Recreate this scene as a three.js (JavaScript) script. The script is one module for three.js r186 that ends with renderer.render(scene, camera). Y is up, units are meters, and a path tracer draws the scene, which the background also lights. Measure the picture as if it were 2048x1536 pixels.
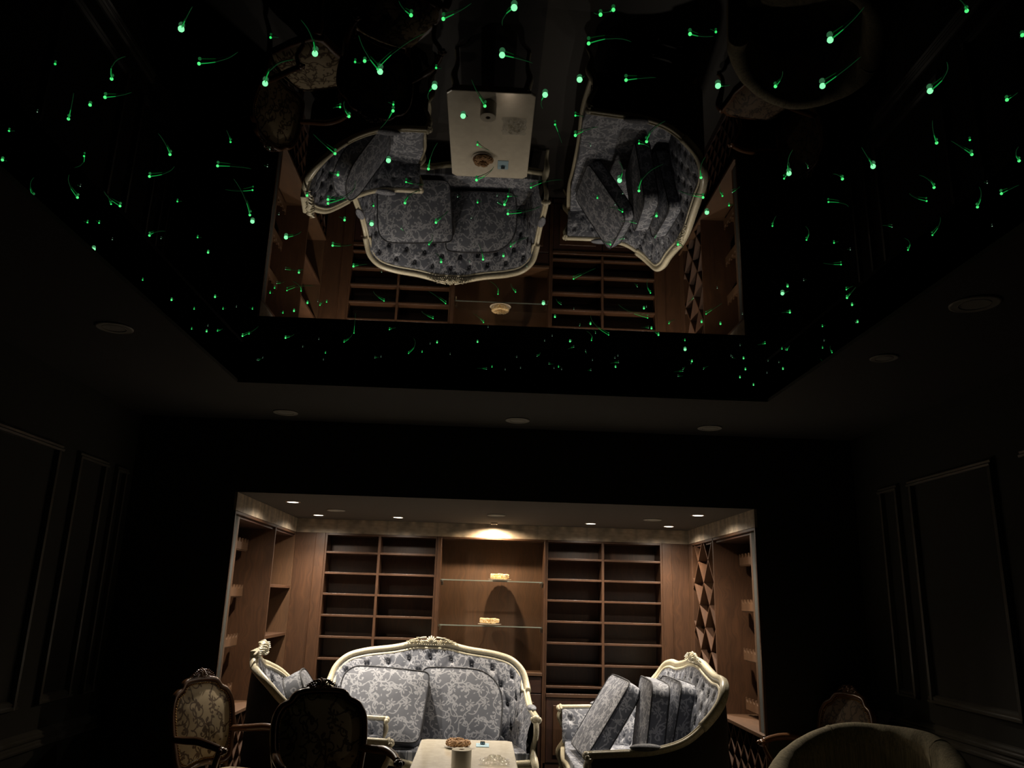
import * as THREE from 'three';
import { mergeGeometries, mergeVertices } from 'three/addons/utils/BufferGeometryUtils.js';
import { RoundedBoxGeometry } from 'three/addons/geometries/RoundedBoxGeometry.js';

// ---------- camera, exposure ----------
const scene = new THREE.Scene();
scene.background = new THREE.Color(0x000000);
const camera = new THREE.PerspectiveCamera(51.98, 4 / 3, 0.05, 60);
camera.rotation.order = 'YXZ';
camera.position.set(-0.1095, 1.55, 5.9877);
camera.rotation.set(0.266, -0.031, 0.0295);
const renderer = new THREE.WebGLRenderer();
renderer.toneMapping = THREE.LinearToneMapping;
renderer.toneMappingExposure = 1.0;
renderer.shadowMap.enabled = true;
const LAMP = 10.5, LAMP_WIDE = 3.0, LAMP_CENTRE = 5;          // candela of the lit downlights (their fittings are built further down)

// ---------- helpers ----------
let seed = 20240;
const rnd = () => { seed = (seed * 1664525 + 1013904223) % 4294967296; return seed / 4294967296; };
const rr = (a, b) => a + (b - a) * rnd();
const V = (x, y, z) => new THREE.Vector3(x, y, z);
const used = {};
function numbered(name) {
  if (used[name] === undefined) { used[name] = 0; return name; }
  used[name]++; return name + '_' + String(used[name]).padStart(3, '0');
}
function shade(o) { o.traverse((m) => { if (m.isMesh) { m.castShadow = true; m.receiveShadow = true; } }); return o; }
function thing(name, label, category, pos = [0, 0, 0], turn = 0, group) {
  const o = new THREE.Group(); o.name = numbered(name); scene.add(o);
  o.position.set(...pos); o.rotation.y = turn; o.userData = { label, category };
  if (group) o.userData.group = group;
  return o;
}
function part(name, geo, m, parent, label) {
  const g = Array.isArray(geo) ? merge(geo) : geo;
  const o = new THREE.Mesh(g, m); o.name = name; o.castShadow = o.receiveShadow = true; parent.add(o);
  if (label) o.userData.label = label;
  return o;
}
function single(name, geo, m, label, category, group) {
  const o = part(numbered(name), geo, m, scene); o.userData = { label, category }; if (group) o.userData.group = group; return o;
}
function struct(name, geo, m, label) {
  const o = part(numbered(name), geo, m, scene); o.userData = { kind: 'structure', label: label || name.replace(/_/g, ' '), category: 'room' }; return o;
}
function clean(g) {
  let h = g.index ? g.toNonIndexed() : g;
  if (!h.attributes.normal) h.computeVertexNormals();
  if (!h.attributes.uv) h.setAttribute('uv', new THREE.BufferAttribute(new Float32Array(h.attributes.position.count * 2), 2));
  for (const k of Object.keys(h.attributes)) if (!['position', 'normal', 'uv'].includes(k)) h.deleteAttribute(k);
  return h;
}
const merge = (list) => mergeGeometries(list.map(clean));
// box from corner to corner, uv in metres, grain running along the longest side (v)
function box(x0, x1, y0, y1, z0, z1, r = 0) {
  const w = Math.abs(x1 - x0), h = Math.abs(y1 - y0), d = Math.abs(z1 - z0);
  const g = r > 0 ? new RoundedBoxGeometry(w, h, d, 2, Math.min(r, w / 2.01, h / 2.01, d / 2.01)) : new THREE.BoxGeometry(w, h, d);
  g.translate((x0 + x1) / 2, (y0 + y1) / 2, (z0 + z1) / 2);
  return boxUV(g, w, h, d);
}
function boxUV(g, w, h, d) {
  const q = g.index ? g.toNonIndexed() : g, p = q.attributes.position, n = q.attributes.normal, uv = q.attributes.uv;
  const long = h >= w && h >= d ? 1 : (w >= d ? 0 : 2);
  const off = rnd() * 3;
  for (let i = 0; i < p.count; i++) {
    const c = [p.getX(i), p.getY(i), p.getZ(i)], a = [Math.abs(n.getX(i)), Math.abs(n.getY(i)), Math.abs(n.getZ(i))];
    const k = a[0] > a[1] && a[0] > a[2] ? 0 : a[1] > a[2] ? 1 : 2;
    const rest = [0, 1, 2].filter((j) => j !== k);
    let vi = rest.includes(long) ? long : rest[1], ui = rest.find((j) => j !== vi);
    uv.setXY(i, c[ui] + off, c[vi] + off * 0.7);
  }
  return q;
}
const cyl = (r0, r1, h, x, y, z, n = 24) => new THREE.CylinderGeometry(r0, r1, h, n).translate(x, y, z);
const ball = (r, x, y, z, sx = 1, sy = 1, sz = 1, n = 10) => new THREE.SphereGeometry(r, n, Math.max(6, n * 0.7 | 0)).scale(sx, sy, sz).translate(x, y, z);
function lathe(pts, n = 32) { return new THREE.LatheGeometry(pts.map((p) => new THREE.Vector2(p[0], p[1])), n); }
function tube(pts, r, seg = 24, rad = 8, taper) {
  const c = new THREE.CatmullRomCurve3(pts.map((p) => V(...p)), false, 'centripetal');
  return sweep(c, circleProfile(rad, 1), seg, (t) => (taper ? r * taper(t) : r));
}
const circleProfile = (n, r) => Array.from({ length: n }, (_, i) => [Math.cos(i / n * 6.28319) * r, Math.sin(i / n * 6.28319) * r]);
// sweep a closed profile [a along normal, b along binormal] along a curve, by parallel transport from n0
function sweep(curve, prof, seg, scale = () => 1, n0, closed = false) {
  const P = [], T = [];
  for (let i = 0; i <= seg; i++) { P.push(curve.getPointAt ? curve.getPointAt(Math.min(1, i / seg)) : curve(i / seg)); T.push(curve.getTangentAt(Math.min(1, i / seg))); }
  let n = n0 ? n0.clone() : (Math.abs(T[0].y) < 0.9 ? V(0, 1, 0) : V(1, 0, 0));
  const pos = [], idx = [], uv = [], m = prof.length; let len = 0;
  for (let i = 0; i <= seg; i++) {
    if (i) len += P[i].distanceTo(P[i - 1]);
    n.sub(T[i].clone().multiplyScalar(n.dot(T[i]))).normalize();
    const b = T[i].clone().cross(n), s = scale(i / seg);
    for (let j = 0; j <= m; j++) {
      const q = prof[j % m];
      const p = P[i].clone().addScaledVector(n, q[0] * s).addScaledVector(b, q[1] * s);
      pos.push(p.x, p.y, p.z); uv.push(j / m * 0.15, len);
    }
  }
  const w = m + 1;
  for (let i = 0; i < seg; i++) for (let j = 0; j < m; j++) { const a = i * w + j, c = a + w; idx.push(a, a + 1, c, a + 1, c + 1, c); }
  if (!closed) for (const [row, flip] of [[0, 0], [seg, 1]]) {
    const base = pos.length / 3; const s = scale(row / seg); void s;
    pos.push(P[row].x, P[row].y, P[row].z); uv.push(0, 0);
    for (let j = 0; j < m; j++) flip ? idx.push(base, row * w + j, row * w + j + 1) : idx.push(base, row * w + j + 1, row * w + j);
  }
  const g = new THREE.BufferGeometry();
  g.setAttribute('position', new THREE.Float32BufferAttribute(pos, 3));
  g.setAttribute('uv', new THREE.Float32BufferAttribute(uv, 2));
  g.setIndex(idx.reverse()); g.computeVertexNormals();
  return g;
}
function grid(nu, nv, fn, flip = false) {          // fn(u, v) -> [x, y, z, U, V]
  const pos = [], uv = [], idx = [];
  for (let i = 0; i <= nu; i++) for (let j = 0; j <= nv; j++) { const p = fn(i / nu, j / nv); pos.push(p[0], p[1], p[2]); uv.push(p[3], p[4]); }
  const w = nv + 1;
  for (let i = 0; i < nu; i++) for (let j = 0; j < nv; j++) {
    const a = i * w + j, b = a + w;
    flip ? idx.push(a, a + 1, b, b, a + 1, b + 1) : idx.push(a, b, a + 1, b, b + 1, a + 1);
  }
  const g = new THREE.BufferGeometry();
  g.setAttribute('position', new THREE.Float32BufferAttribute(pos, 3));
  g.setAttribute('uv', new THREE.Float32BufferAttribute(uv, 2));
  g.setIndex(idx); g.computeVertexNormals();
  return g;
}
// 2D outline [x, y] -> solid slab of thickness t in z, bevelled
function slab(pts, t, bevel = 0.004, holes = []) {
  const s = new THREE.Shape(pts.map((p) => new THREE.Vector2(p[0], p[1])));
  for (const h of holes) s.holes.push(new THREE.Path(h.map((p) => new THREE.Vector2(p[0], p[1]))));
  return new THREE.ExtrudeGeometry(s, { depth: t - 2 * bevel, bevelEnabled: bevel > 0, bevelSize: bevel, bevelThickness: bevel, bevelSegments: 2, curveSegments: 12 }).translate(0, 0, bevel);
}
const smooth = (a, b, x) => { const t = Math.min(1, Math.max(0, (x - a) / (b - a))); return t * t * (3 - 2 * t); };

// ---------- textures and materials ----------
function canvas(w, h) { const c = document.createElement('canvas'); c.width = w; c.height = h; return c; }
function tex(c, repU, repV, srgb = true) {
  const t = new THREE.CanvasTexture(c); t.wrapS = t.wrapT = THREE.RepeatWrapping; t.repeat.set(repU, repV);
  if (srgb) t.colorSpace = THREE.SRGBColorSpace; t.magFilter = THREE.LinearFilter; return t;
}
function valueNoise(n) {
  const g = new Float32Array(n * n); for (let i = 0; i < g.length; i++) g[i] = rnd();
  return (x, y) => {
    x = ((x % n) + n) % n; y = ((y % n) + n) % n; const i = x | 0, j = y | 0, u = x - i, v = y - j, a = u * u * (3 - 2 * u), b = v * v * (3 - 2 * v);
    const G = (p, q) => g[(q % n) * n + (p % n)];
    return (G(i, j) * (1 - a) + G(i + 1, j) * a) * (1 - b) + (G(i, j + 1) * (1 - a) + G(i + 1, j + 1) * a) * b;
  };
}
function dataTex(w, h, fn, repU, repV, srgb = true) {
  const d = new Uint8Array(w * h * 4);
  for (let y = 0; y < h; y++) for (let x = 0; x < w; x++) { const c = fn(x / w, y / h), k = (y * w + x) * 4; d[k] = c[0]; d[k + 1] = c[1]; d[k + 2] = c[2]; d[k + 3] = 255; }
  const t = new THREE.DataTexture(d, w, h); t.wrapS = t.wrapT = THREE.RepeatWrapping; t.repeat.set(repU, repV);
  if (srgb) t.colorSpace = THREE.SRGBColorSpace; t.magFilter = THREE.LinearFilter; t.minFilter = THREE.LinearFilter; t.needsUpdate = true; return t;
}
const nA = valueNoise(64), nB = valueNoise(16), nC = valueNoise(128);
function woodTex(r, g, b, depth) {
  return dataTex(512, 512, (u, v) => {
    const warp = nB(u * 16, v * 16) * 0.05 + nB(u * 16 + 5, v * 16 + 9) * 0.03;
    const a = nC((u + warp) * 128, v * 8) * 0.5 + nA((u + warp) * 64 + 11, v * 4) * 0.3 + nB(u * 16, v * 16) * 0.2;
    const k = 1 + depth * (a - 0.5) * 2;
    return [r * k, g * k, b * k].map((c) => Math.max(0, Math.min(255, c)));
  }, 1.1, 0.8);
}
const woodMap = woodTex(69, 46, 30, 0.2), veneerMap = woodTex(80, 56, 36, 0.15), darkWoodMap = woodTex(54, 33, 25, 0.22);
const M = {};
M.wood = new THREE.MeshPhysicalMaterial({ map: woodMap, roughness: 0.42, clearcoat: 0.25, clearcoatRoughness: 0.3 });
M.veneer = new THREE.MeshPhysicalMaterial({ map: veneerMap, roughness: 0.5, clearcoat: 0.15, clearcoatRoughness: 0.35 });
M.darkWood = new THREE.MeshPhysicalMaterial({ map: darkWoodMap, roughness: 0.45, clearcoat: 0.2, clearcoatRoughness: 0.3 });
M.fascia = new THREE.MeshStandardMaterial({
  roughness: 0.55, map: dataTex(512, 256, (u, v) => {
    const tile = nA(Math.floor(u * 7) * 3.7 + 0.5, 2.5), bl = nB(u * 16, v * 8), f = nC(u * 128, v * 16);
    const k = 0.78 + 0.3 * tile + 0.25 * (bl - 0.5) + 0.14 * (f - 0.5), w = tile * 0.6 + bl * 0.4;
    return [168 * k + 6 * w, 148 * k + 14 * (1 - w) * k, 122 * k + 24 * (1 - w) * k];
  }, 0.5, 2),
});
M.wall = new THREE.MeshStandardMaterial({ color: 0x35352f, roughness: 0.85 });
M.trim = new THREE.MeshStandardMaterial({ color: 0x64625c, roughness: 0.35 });
M.ceiling = new THREE.MeshStandardMaterial({ color: 0x403e3a, roughness: 0.95 });
M.nicheCeiling = new THREE.MeshStandardMaterial({ color: 0x453f38, roughness: 0.95 });
M.stretch = new THREE.MeshPhysicalMaterial({ color: 0x020203, roughness: 0.012, ior: 1.55 });
M.floor = new THREE.MeshPhysicalMaterial({ color: 0x17130f, roughness: 0.5 });
M.glass = new THREE.MeshPhysicalMaterial({ color: 0xffffff, transmission: 1, roughness: 0.02, thickness: 0, ior: 1.5 });
M.paleBoard = new THREE.MeshStandardMaterial({ color: 0xc8c4ba, roughness: 0.7 });
M.lampOff = new THREE.MeshStandardMaterial({ color: 0x9c988e, roughness: 0.6 });
M.metal = new THREE.MeshStandardMaterial({ color: 0xb8b2a6, metalness: 1, roughness: 0.3 });
M.lampOn = new THREE.MeshStandardMaterial({ color: 0xffffff, emissive: 0xffeed8, emissiveIntensity: 6 });
M.cream = new THREE.MeshPhysicalMaterial({
  roughness: 0.34, clearcoat: 0.4, clearcoatRoughness: 0.25, map: dataTex(256, 256, (u, v) => {
    const a = nA(u * 64, v * 64) * 0.6 + nB(u * 16, v * 16) * 0.4, k = 0.9 + 0.16 * a, gold = smooth(0.62, 0.8, nA(u * 64 + 7, v * 64));
    return [(206 - 14 * gold) * k, (200 - 22 * gold) * k, (178 - 40 * gold) * k].map((c) => Math.min(255, c));
  }, 6, 3),
});
M.chairWood = new THREE.MeshPhysicalMaterial({ map: woodTex(98, 66, 42, 0.3), roughness: 0.28, clearcoat: 0.5, clearcoatRoughness: 0.2 });
M.brass = new THREE.MeshStandardMaterial({ color: 0xb08a4c, metalness: 1, roughness: 0.28 });
// vine and flower damask, drawn so that it tiles
function damask(size, ground, motif, mix) {
  const c = canvas(size, size), x = c.getContext('2d');
  x.fillStyle = ground; x.fillRect(0, 0, size, size);
  x.strokeStyle = motif; x.fillStyle = motif; x.lineCap = 'round';
  const S = size / 512;
  const wrap = (draw) => { for (const a of [-1, 0, 1]) for (const b of [-1, 0, 1]) { x.save(); x.translate(a * size, b * size); draw(); x.restore(); } };
  const leaf = (px, py, ang, l) => {
    x.save(); x.translate(px, py); x.rotate(ang); x.beginPath(); x.moveTo(0, 0);
    x.bezierCurveTo(l * 0.3, -l * 0.34, l * 0.75, -l * 0.3, l, 0); x.bezierCurveTo(l * 0.75, l * 0.22, l * 0.3, l * 0.26, 0, 0); x.fill(); x.restore();
  };
  const flower = (px, py, r, rot) => {
    for (let k = 0; k < 6; k++) { const a = rot + k * 1.0472; leaf(px + Math.cos(a) * r * 0.32, py + Math.sin(a) * r * 0.32, a, r * 0.85); }
    x.save(); x.fillStyle = ground; x.beginPath(); x.arc(px, py, r * 0.34, 0, 7); x.fill(); x.restore();
    x.lineWidth = 3 * S; x.beginPath(); x.arc(px, py, r * 0.4, 0, 7); x.stroke();
  };
  const stem = (px, py, ang, l, dir) => {            // a long S-curved vine
    x.lineWidth = 6.5 * S; const c = Math.cos(ang), s = Math.sin(ang), P = (a, b) => [px + (c * a - s * b) * l, py + (s * a + c * b) * l];
    x.beginPath(); x.moveTo(px, py); x.bezierCurveTo(...P(0.35, 0.45 * dir), ...P(0.65, -0.45 * dir), ...P(1, 0.1 * dir)); x.stroke();
    leaf(...P(0.3, 0.17 * dir), ang - 0.9 * dir, l * 0.2); leaf(...P(0.62, -0.08 * dir), ang + 0.9 * dir, l * 0.18);
  };
  const scroll = (px, py, ang, r, dir, w) => {      // a vine that rolls into a spiral, with leaves
    x.lineWidth = w; x.beginPath(); let cx = px, cy = py, a = ang; x.moveTo(cx, cy); const n = 46;
    for (let i = 0; i < n; i++) { const t = i / n, step = r * 0.115 * (1 - 0.55 * t); a += dir * (0.02 + 0.29 * t * t); cx += Math.cos(a) * step; cy += Math.sin(a) * step; x.lineTo(cx, cy); if (i === 14) leaf(cx, cy, a - dir * 1.1, r * 0.4); if (i === 22) leaf(cx, cy, a - dir * 0.8, r * 0.34); }
    x.stroke(); x.beginPath(); x.arc(cx, cy, w * 1.2, 0, 7); x.fill();
  };
  const cells = 5, q = size / cells;
  for (let i = 0; i < cells; i++) for (let j = 0; j < cells; j++) {
    const px = (i + 0.5 + (j % 2) * 0.35) * q + rr(-8, 8) * S, py = (j + 0.5) * q + rr(-8, 8) * S, rot = rnd() * 6, d = rnd() > 0.5 ? 1 : -1, kind = rnd();
    const r1 = q * rr(0.3, 0.4), a1 = rnd() * 6.28, a2 = a1 + rr(1.6, 2.6), a3 = a2 + rr(1.6, 2.4);
    wrap(() => {
      if (kind < 0.55) flower(px, py, q * 0.27, rot); else for (const k of [-0.7, 0, 0.7]) leaf(px, py, rot + k, q * 0.27);
      stem(px, py, rot, q * 1.25, d); stem(px, py, rot + 2.3, q * 1.1, -d);
      scroll(px, py, a1, r1 * 1.35, d, 6.5 * S); scroll(px, py, a2, r1 * 1.2, -d, 6 * S);
    });
  }
  void mix;
  return c;
}
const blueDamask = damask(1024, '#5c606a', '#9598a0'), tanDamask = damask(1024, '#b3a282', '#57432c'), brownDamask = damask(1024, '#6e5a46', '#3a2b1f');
const weave = dataTex(256, 256, (u, v) => { const a = (Math.sin(u * 402) * Math.sin(v * 402) * 0.5 + 0.5) * 150 + nC(u * 128, v * 128) * 90; return [a, a, a]; }, 8, 8, false);
M.blue = new THREE.MeshPhysicalMaterial({ map: tex(blueDamask, 1.5, 1.5), roughness: 0.62, sheen: 0.5, sheenRoughness: 0.4, sheenColor: new THREE.Color(0x8a90a0), bumpMap: weave, bumpScale: 0.0006, side: THREE.DoubleSide });
M.bluePlain = new THREE.MeshPhysicalMaterial({ color: 0x5e626d, roughness: 0.7, sheen: 0.4, sheenRoughness: 0.5, sheenColor: new THREE.Color(0x8a90a0), bumpMap: weave, bumpScale: 0.0006, side: THREE.DoubleSide });
M.backCloth = new THREE.MeshStandardMaterial({ color: 0x2b2723, roughness: 0.9, bumpMap: weave, bumpScale: 0.0005, side: THREE.DoubleSide });
M.underCloth = new THREE.MeshStandardMaterial({ color: 0x9a7a58, roughness: 0.95, bumpMap: weave, bumpScale: 0.0006 });
M.tan = new THREE.MeshPhysicalMaterial({ map: tex(tanDamask, 1.45, 1.45), roughness: 0.7, sheen: 0.3, sheenColor: new THREE.Color(0xb09a70), bumpMap: weave, bumpScale: 0.0006, side: THREE.DoubleSide });
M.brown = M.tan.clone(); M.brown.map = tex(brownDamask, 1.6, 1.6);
M.piping = new THREE.MeshStandardMaterial({ color: 0x23252b, roughness: 0.7 });
M.button = new THREE.MeshStandardMaterial({ color: 0x2c2f37, roughness: 0.7 });
M.olive = new THREE.MeshPhysicalMaterial({
  roughness: 0.85, sheen: 0.5, sheenColor: new THREE.Color(0x8c846c), side: THREE.DoubleSide, bumpMap: weave, bumpScale: 0.0008,
  map: dataTex(256, 256, (u, v) => { const k = 0.8 + 0.25 * nA(u * 64, v * 8) + 0.2 * nC(u * 128, v * 40); return [184 * k, 173 * k, 143 * k]; }, 2.5, 2.5),
});

// ---------- lamps ----------
const H = 2.965, HP = 2.825, HN = 2.264;           // stretch film, plaster ring, niche ceiling
const NX = 1.955, ND = 2.01;                      // niche half width and depth to the cabinet fronts
const lampSpots = [
  [-1.67, -0.545, 'lit recessed downlight at the front left corner of the niche ceiling'], [1.67, -0.545, 'lit recessed downlight at the front right corner of the niche ceiling'],
  [-1.67, -1.6, 'lit recessed downlight in the rear left corner of the niche ceiling'], [1.67, -1.6, 'lit recessed downlight in the rear right corner of the niche ceiling'],
  [-0.915, -1.57, 'lit recessed downlight above the left bookcase divider'], [0.915, -1.57, 'lit recessed downlight above the right bookcase divider'],
];
function ringGeo(r0, r1, h) { return lathe([[r0, 0], [r0, -h], [r1, -h * 0.7], [r1, 0], [r0, 0]], 36); }
for (const [x, z, label] of lampSpots) {
  const t = thing('downlight', label, 'downlight', [x, HN, z], 0, 'lit downlights in the niche ceiling');
  part('trim_ring', ringGeo(0.046, 0.062, 0.006), M.metal, t);
  part('lens', new THREE.CylinderGeometry(0.045, 0.045, 0.003, 32).translate(0, -0.003, 0), M.lampOn, t);
  for (const [k, angle, soft] of [[LAMP, 1.05, 1], [LAMP_WIDE, 1.42, 0.55]]) {        // the beam and the wide spill of the frosted lens
    const s = new THREE.SpotLight(0xfff0dc, k, 0, angle, soft, 2);
    s.position.set(0, -0.012, 0); s.target.position.set(0, -1, 0); s.castShadow = true; s.shadow.radius = 1.2; t.add(s, s.target);
  }
}
{
  const t = thing('spotlight', 'small warm spotlight close to the fascia above the display cabinet', 'spotlight', [0, HN, -1.86]);
  part('housing', lathe([[0, 0], [0.034, 0], [0.034, -0.01], [0.028, -0.016], [0.028, -0.006], [0, -0.006]], 28), M.metal, t);
  part('lens', new THREE.CylinderGeometry(0.026, 0.026, 0.003, 28).translate(0, -0.01, 0), M.lampOn, t);
  const s = new THREE.SpotLight(0xffe4c0, LAMP_CENTRE, 0, 1.47, 0.4, 2);
  s.position.set(0, -0.02, 0); s.target.position.set(0, -1, 0); s.castShadow = true; s.shadow.radius = 0.9; t.add(s, s.target);
}
// ---------- room ----------
const RX = 2.75, RZ = 7.4, T = 0.15;
struct('floor', box(-RX - T, RX + T, -0.12, 0, -2.6, RZ + T), M.floor, 'dark floor of the lounge');
struct('wall_left', box(-RX - T, -RX, 0, 3.2, 0, RZ), M.wall, 'dark panelled wall on the left');
struct('wall_right', box(RX, RX + T, 0, 3.2, 0, RZ), M.wall, 'dark panelled wall on the right');
struct('wall_front', box(-RX - T, RX + T, 0, 3.2, RZ, RZ + T), M.wall, 'dark wall behind the viewer');
struct('wall_back', [box(-RX - T, RX + T, HN + 0.001, 3.2, -T, 0), box(-RX - T, -NX - 0.02, 0, HN + 0.001, -T, 0), box(NX + 0.02, RX + T, 0, HN + 0.001, -T, 0)], M.wall, 'dark wall with the wide opening of the niche');
struct('wall_niche', [box(-RX, RX, 0, 2.5, -2.5, -2.35), box(-2.55, -2.42, 0, 2.5, -2.4, -T), box(2.42, 2.55, 0, 2.5, -2.4, -T)], M.wall, 'walls behind the niche cabinets');
struct('ceiling', box(-2.45, 2.45, HN, HN + 0.12, -2.4, -0.001), M.nicheCeiling, 'grey plaster ceiling of the niche');
const ringZ = 1.106, ringX = 1.70;
struct('ceiling', [box(-RX, RX, HP, HP + 0.02, 0, ringZ), box(-RX, -ringX, HP, HP + 0.02, ringZ, RZ), box(ringX, RX, HP, HP + 0.02, ringZ, RZ), box(-ringX, ringX, HP, HP + 0.02, 6.6, RZ)], M.ceiling, 'plaster ceiling border around the star ceiling');
struct('ceiling', box(-RX, RX, H, H + 0.2, 0.02, RZ), M.stretch, 'black high gloss stretch ceiling that mirrors the niche');
struct('trim_1', [box(-NX + 0.0, NX, 2.128, HN, -ND - 0.06, -ND, 0.002), box(-NX - 0.06, -NX, 2.128, HN, -ND, -0.002, 0.002), box(NX, NX + 0.06, 2.128, HN, -ND, -0.002, 0.002)], M.fascia, 'mottled wooden fascia running under the niche ceiling');
// wall panel mouldings
const mould = [[0, 0], [0.03, 0.0], [0.034, 0.012], [0.022, 0.02], [0.026, 0.032], [0.012, 0.044], [0, 0.05]];
function mouldBar(x, side, y0, y1, z0, z1) {          // a moulded bar on a side wall
  const vertical = Math.abs(y1 - y0) > Math.abs(z1 - z0);
  const L = vertical ? Math.abs(y1 - y0) : Math.abs(z1 - z0);
  const g = new THREE.ExtrudeGeometry(new THREE.Shape(mould.map((p) => new THREE.Vector2(p[0], p[1]))), { depth: L, bevelEnabled: false });
  if (vertical) g.rotateX(-Math.PI / 2);               // length up; b becomes -z
  if (side > 0) { g.applyMatrix4(new THREE.Matrix4().makeScale(-1, 1, 1)); const ix = g.index; if (!ix) { const p = g.attributes.position; void p; } }
  g.translate(x, y0, vertical ? Math.max(z0, z1) : z0);
  g.computeVertexNormals();
  return g;
}
M.trim.side = THREE.DoubleSide;
let trimN = 2;
function panelFrame(side, y0, y1, z0, z1) {
  const x = side * RX;
  struct('trim_' + trimN++, [mouldBar(x, side, y0, y0, z0, z1), mouldBar(x, side, y1, y1, z0, z1), mouldBar(x, side, y0, y1, z0, z0 + 0.05), mouldBar(x, side, y0, y1, z1 - 0.05, z1)], M.trim, side < 0 ? 'moulded panel frame on the left wall' : 'moulded panel frame on the right wall');
}
for (const side of [-1, 1]) {
  const yb = side > 0 ? 1.0 : 0.86;
  panelFrame(side, yb, 2.35, side > 0 ? 0.80 : 0.44, side > 0 ? 1.70 : 0.84);
  panelFrame(side, yb, 2.35, side > 0 ? 1.95 : 1.06, side > 0 ? 2.85 : 1.95);
  panelFrame(side, yb, 2.35, side > 0 ? 0.40 : 0.12, side > 0 ? 0.66 : 0.30);
  const yr = side > 0 ? 0.82 : 0.66;
  struct('trim_' + trimN++, [mouldBar(side * RX, side, yr, yr, 0.02, 3.6), mouldBar(side * RX, side, yr - 0.05, yr - 0.05, 0.02, 3.6)], M.trim, side < 0 ? 'dado rail on the left wall' : 'dado rail on the right wall');
}
// unlit ceiling discs
function disc(name, x, y, z, r, label, group) {
  const t = thing(name, label, 'ceiling disc', [x, y, z], 0, group);
  part('cover', lathe([[0, -0.006], [r * 0.86, -0.006], [r * 0.9, -0.009], [r, -0.006], [r, 0], [0, 0]], 40), M.lampOff, t);
  part('inner_ring', ringGeo(r * 0.62, r * 0.66, 0.009), M.lampOff, t);
}
disc('ceiling_speaker', -1.415, HN, -1.095, 0.082, 'unlit round disc between the left downlights in the niche ceiling', 'unlit discs in the niche ceiling');
disc('ceiling_speaker', 0.005, HN, -1.07, 0.082, 'unlit round disc in the middle of the niche ceiling', 'unlit discs in the niche ceiling');
disc('ceiling_speaker', 1.39, HN, -1.02, 0.082, 'unlit round disc between the right downlights in the niche ceiling', 'unlit discs in the niche ceiling');
disc('unlit_downlight', -1.59, HP, 0.285, 0.09, 'unlit round downlight above the left end of the niche opening', 'unlit downlights in the ceiling border');
disc('unlit_downlight', 0.116, HP, 0.305, 0.09, 'unlit round downlight above the middle of the niche opening', 'unlit downlights in the ceiling border');
disc('unlit_downlight', 1.556, HP, 0.28, 0.09, 'unlit round downlight above the right end of the niche opening', 'unlit downlights in the ceiling border');
disc('unlit_downlight', -2.02, HP, 2.12, 0.09, 'unlit round downlight beside the left edge of the star ceiling', 'unlit downlights in the ceiling border');
disc('unlit_downlight', 1.955, HP, 2.12, 0.07, 'smaller faint unlit downlight right of the star ceiling, nearer the niche', 'unlit downlights in the ceiling border');
disc('unlit_downlight', 1.955, HP, 2.905, 0.1, 'larger unlit downlight right of the star ceiling, at the photo edge', 'unlit downlights in the ceiling border');

// ---------- cabinets on the rear wall ----------
const shelfY = [1.943, 1.744, 1.544, 1.345, 1.146, 0.947, 0.748];
function bookcase(x0, x1, xm, label, outer) {
  const zf = -ND, zb = -ND - 0.25;
  const t = thing('bookcase', label, 'bookcase', [0, 0, 0], 0, 'bookcases on the rear wall of the niche');
  const L = Math.min(x0, x1), R = Math.max(x0, x1);
  part('side_panel', box(L - 0.02, L, 0.08, 2.128, zb, zf + 0.004, 0.002), M.wood, t);
  part('side_panel', box(R, R + 0.02, 0.08, 2.128, zb, zf + 0.004, 0.002), M.wood, t);
  part('back_panel', box(L, R, 0.08, 2.128, zb - 0.015, zb), M.wood, t);
  part('divider', box(xm - 0.012, xm + 0.012, 0.66, 2.115, zb, zf + 0.002, 0.002), M.wood, t);
  part('top_rail', box(L, R, 2.108, 2.128, zb, zf + 0.006, 0.002), M.wood, t);
  for (const y of shelfY.slice(0, 7)) for (const [a, b] of [[L, xm - 0.012], [xm + 0.012, R]]) part('shelf', box(a, b, y - 0.01, y + 0.01, zb, zf, 0.002), M.wood, t);
  part('counter_rail', box(L, R, 0.655, 0.69, zb, zf + 0.012, 0.003), M.wood, t);
  part('base', box(L, R, 0.02, 0.08, zb, zf), M.darkWood, t);
  for (const [a, b] of [[L, xm], [xm, R]]) {
    const d = part('door', box(a + 0.004, b - 0.004, 0.085, 0.65, zf - 0.018, zf + 0.004, 0.003), M.darkWood, t);
    part('door_panel', box(a + 0.07, b - 0.07, 0.15, 0.585, zf + 0.003, zf + 0.012, 0.004), M.wood, d);
    part('knob', ball(0.011, xm + (a < xm - 0.1 ? -0.035 : 0.035), 0.4, zf + 0.014), M.brass, d);
  }
  // outer stile and corner panel beside the bookcase
  const s = outer, xs = s < 0 ? L - 0.02 : R + 0.02;
  part('stile', box(xs, xs + s * 0.095, 0.02, 2.128, zf - 0.02, zf + 0.014, 0.004), M.wood, t);
  part('corner_panel', box(xs + s * 0.097, s * (NX + 0.0), 0.02, 2.128, zf - 0.02, zf + 0.002, 0.003), M.wood, t);
}
bookcase(-1.643, -0.572, -1.128, 'wooden bookcase with two columns of empty shelves left of the display cabinet', -1);
bookcase(0.548, 1.671, 1.097, 'wooden bookcase with two columns of empty shelves right of the display cabinet', 1);
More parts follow.
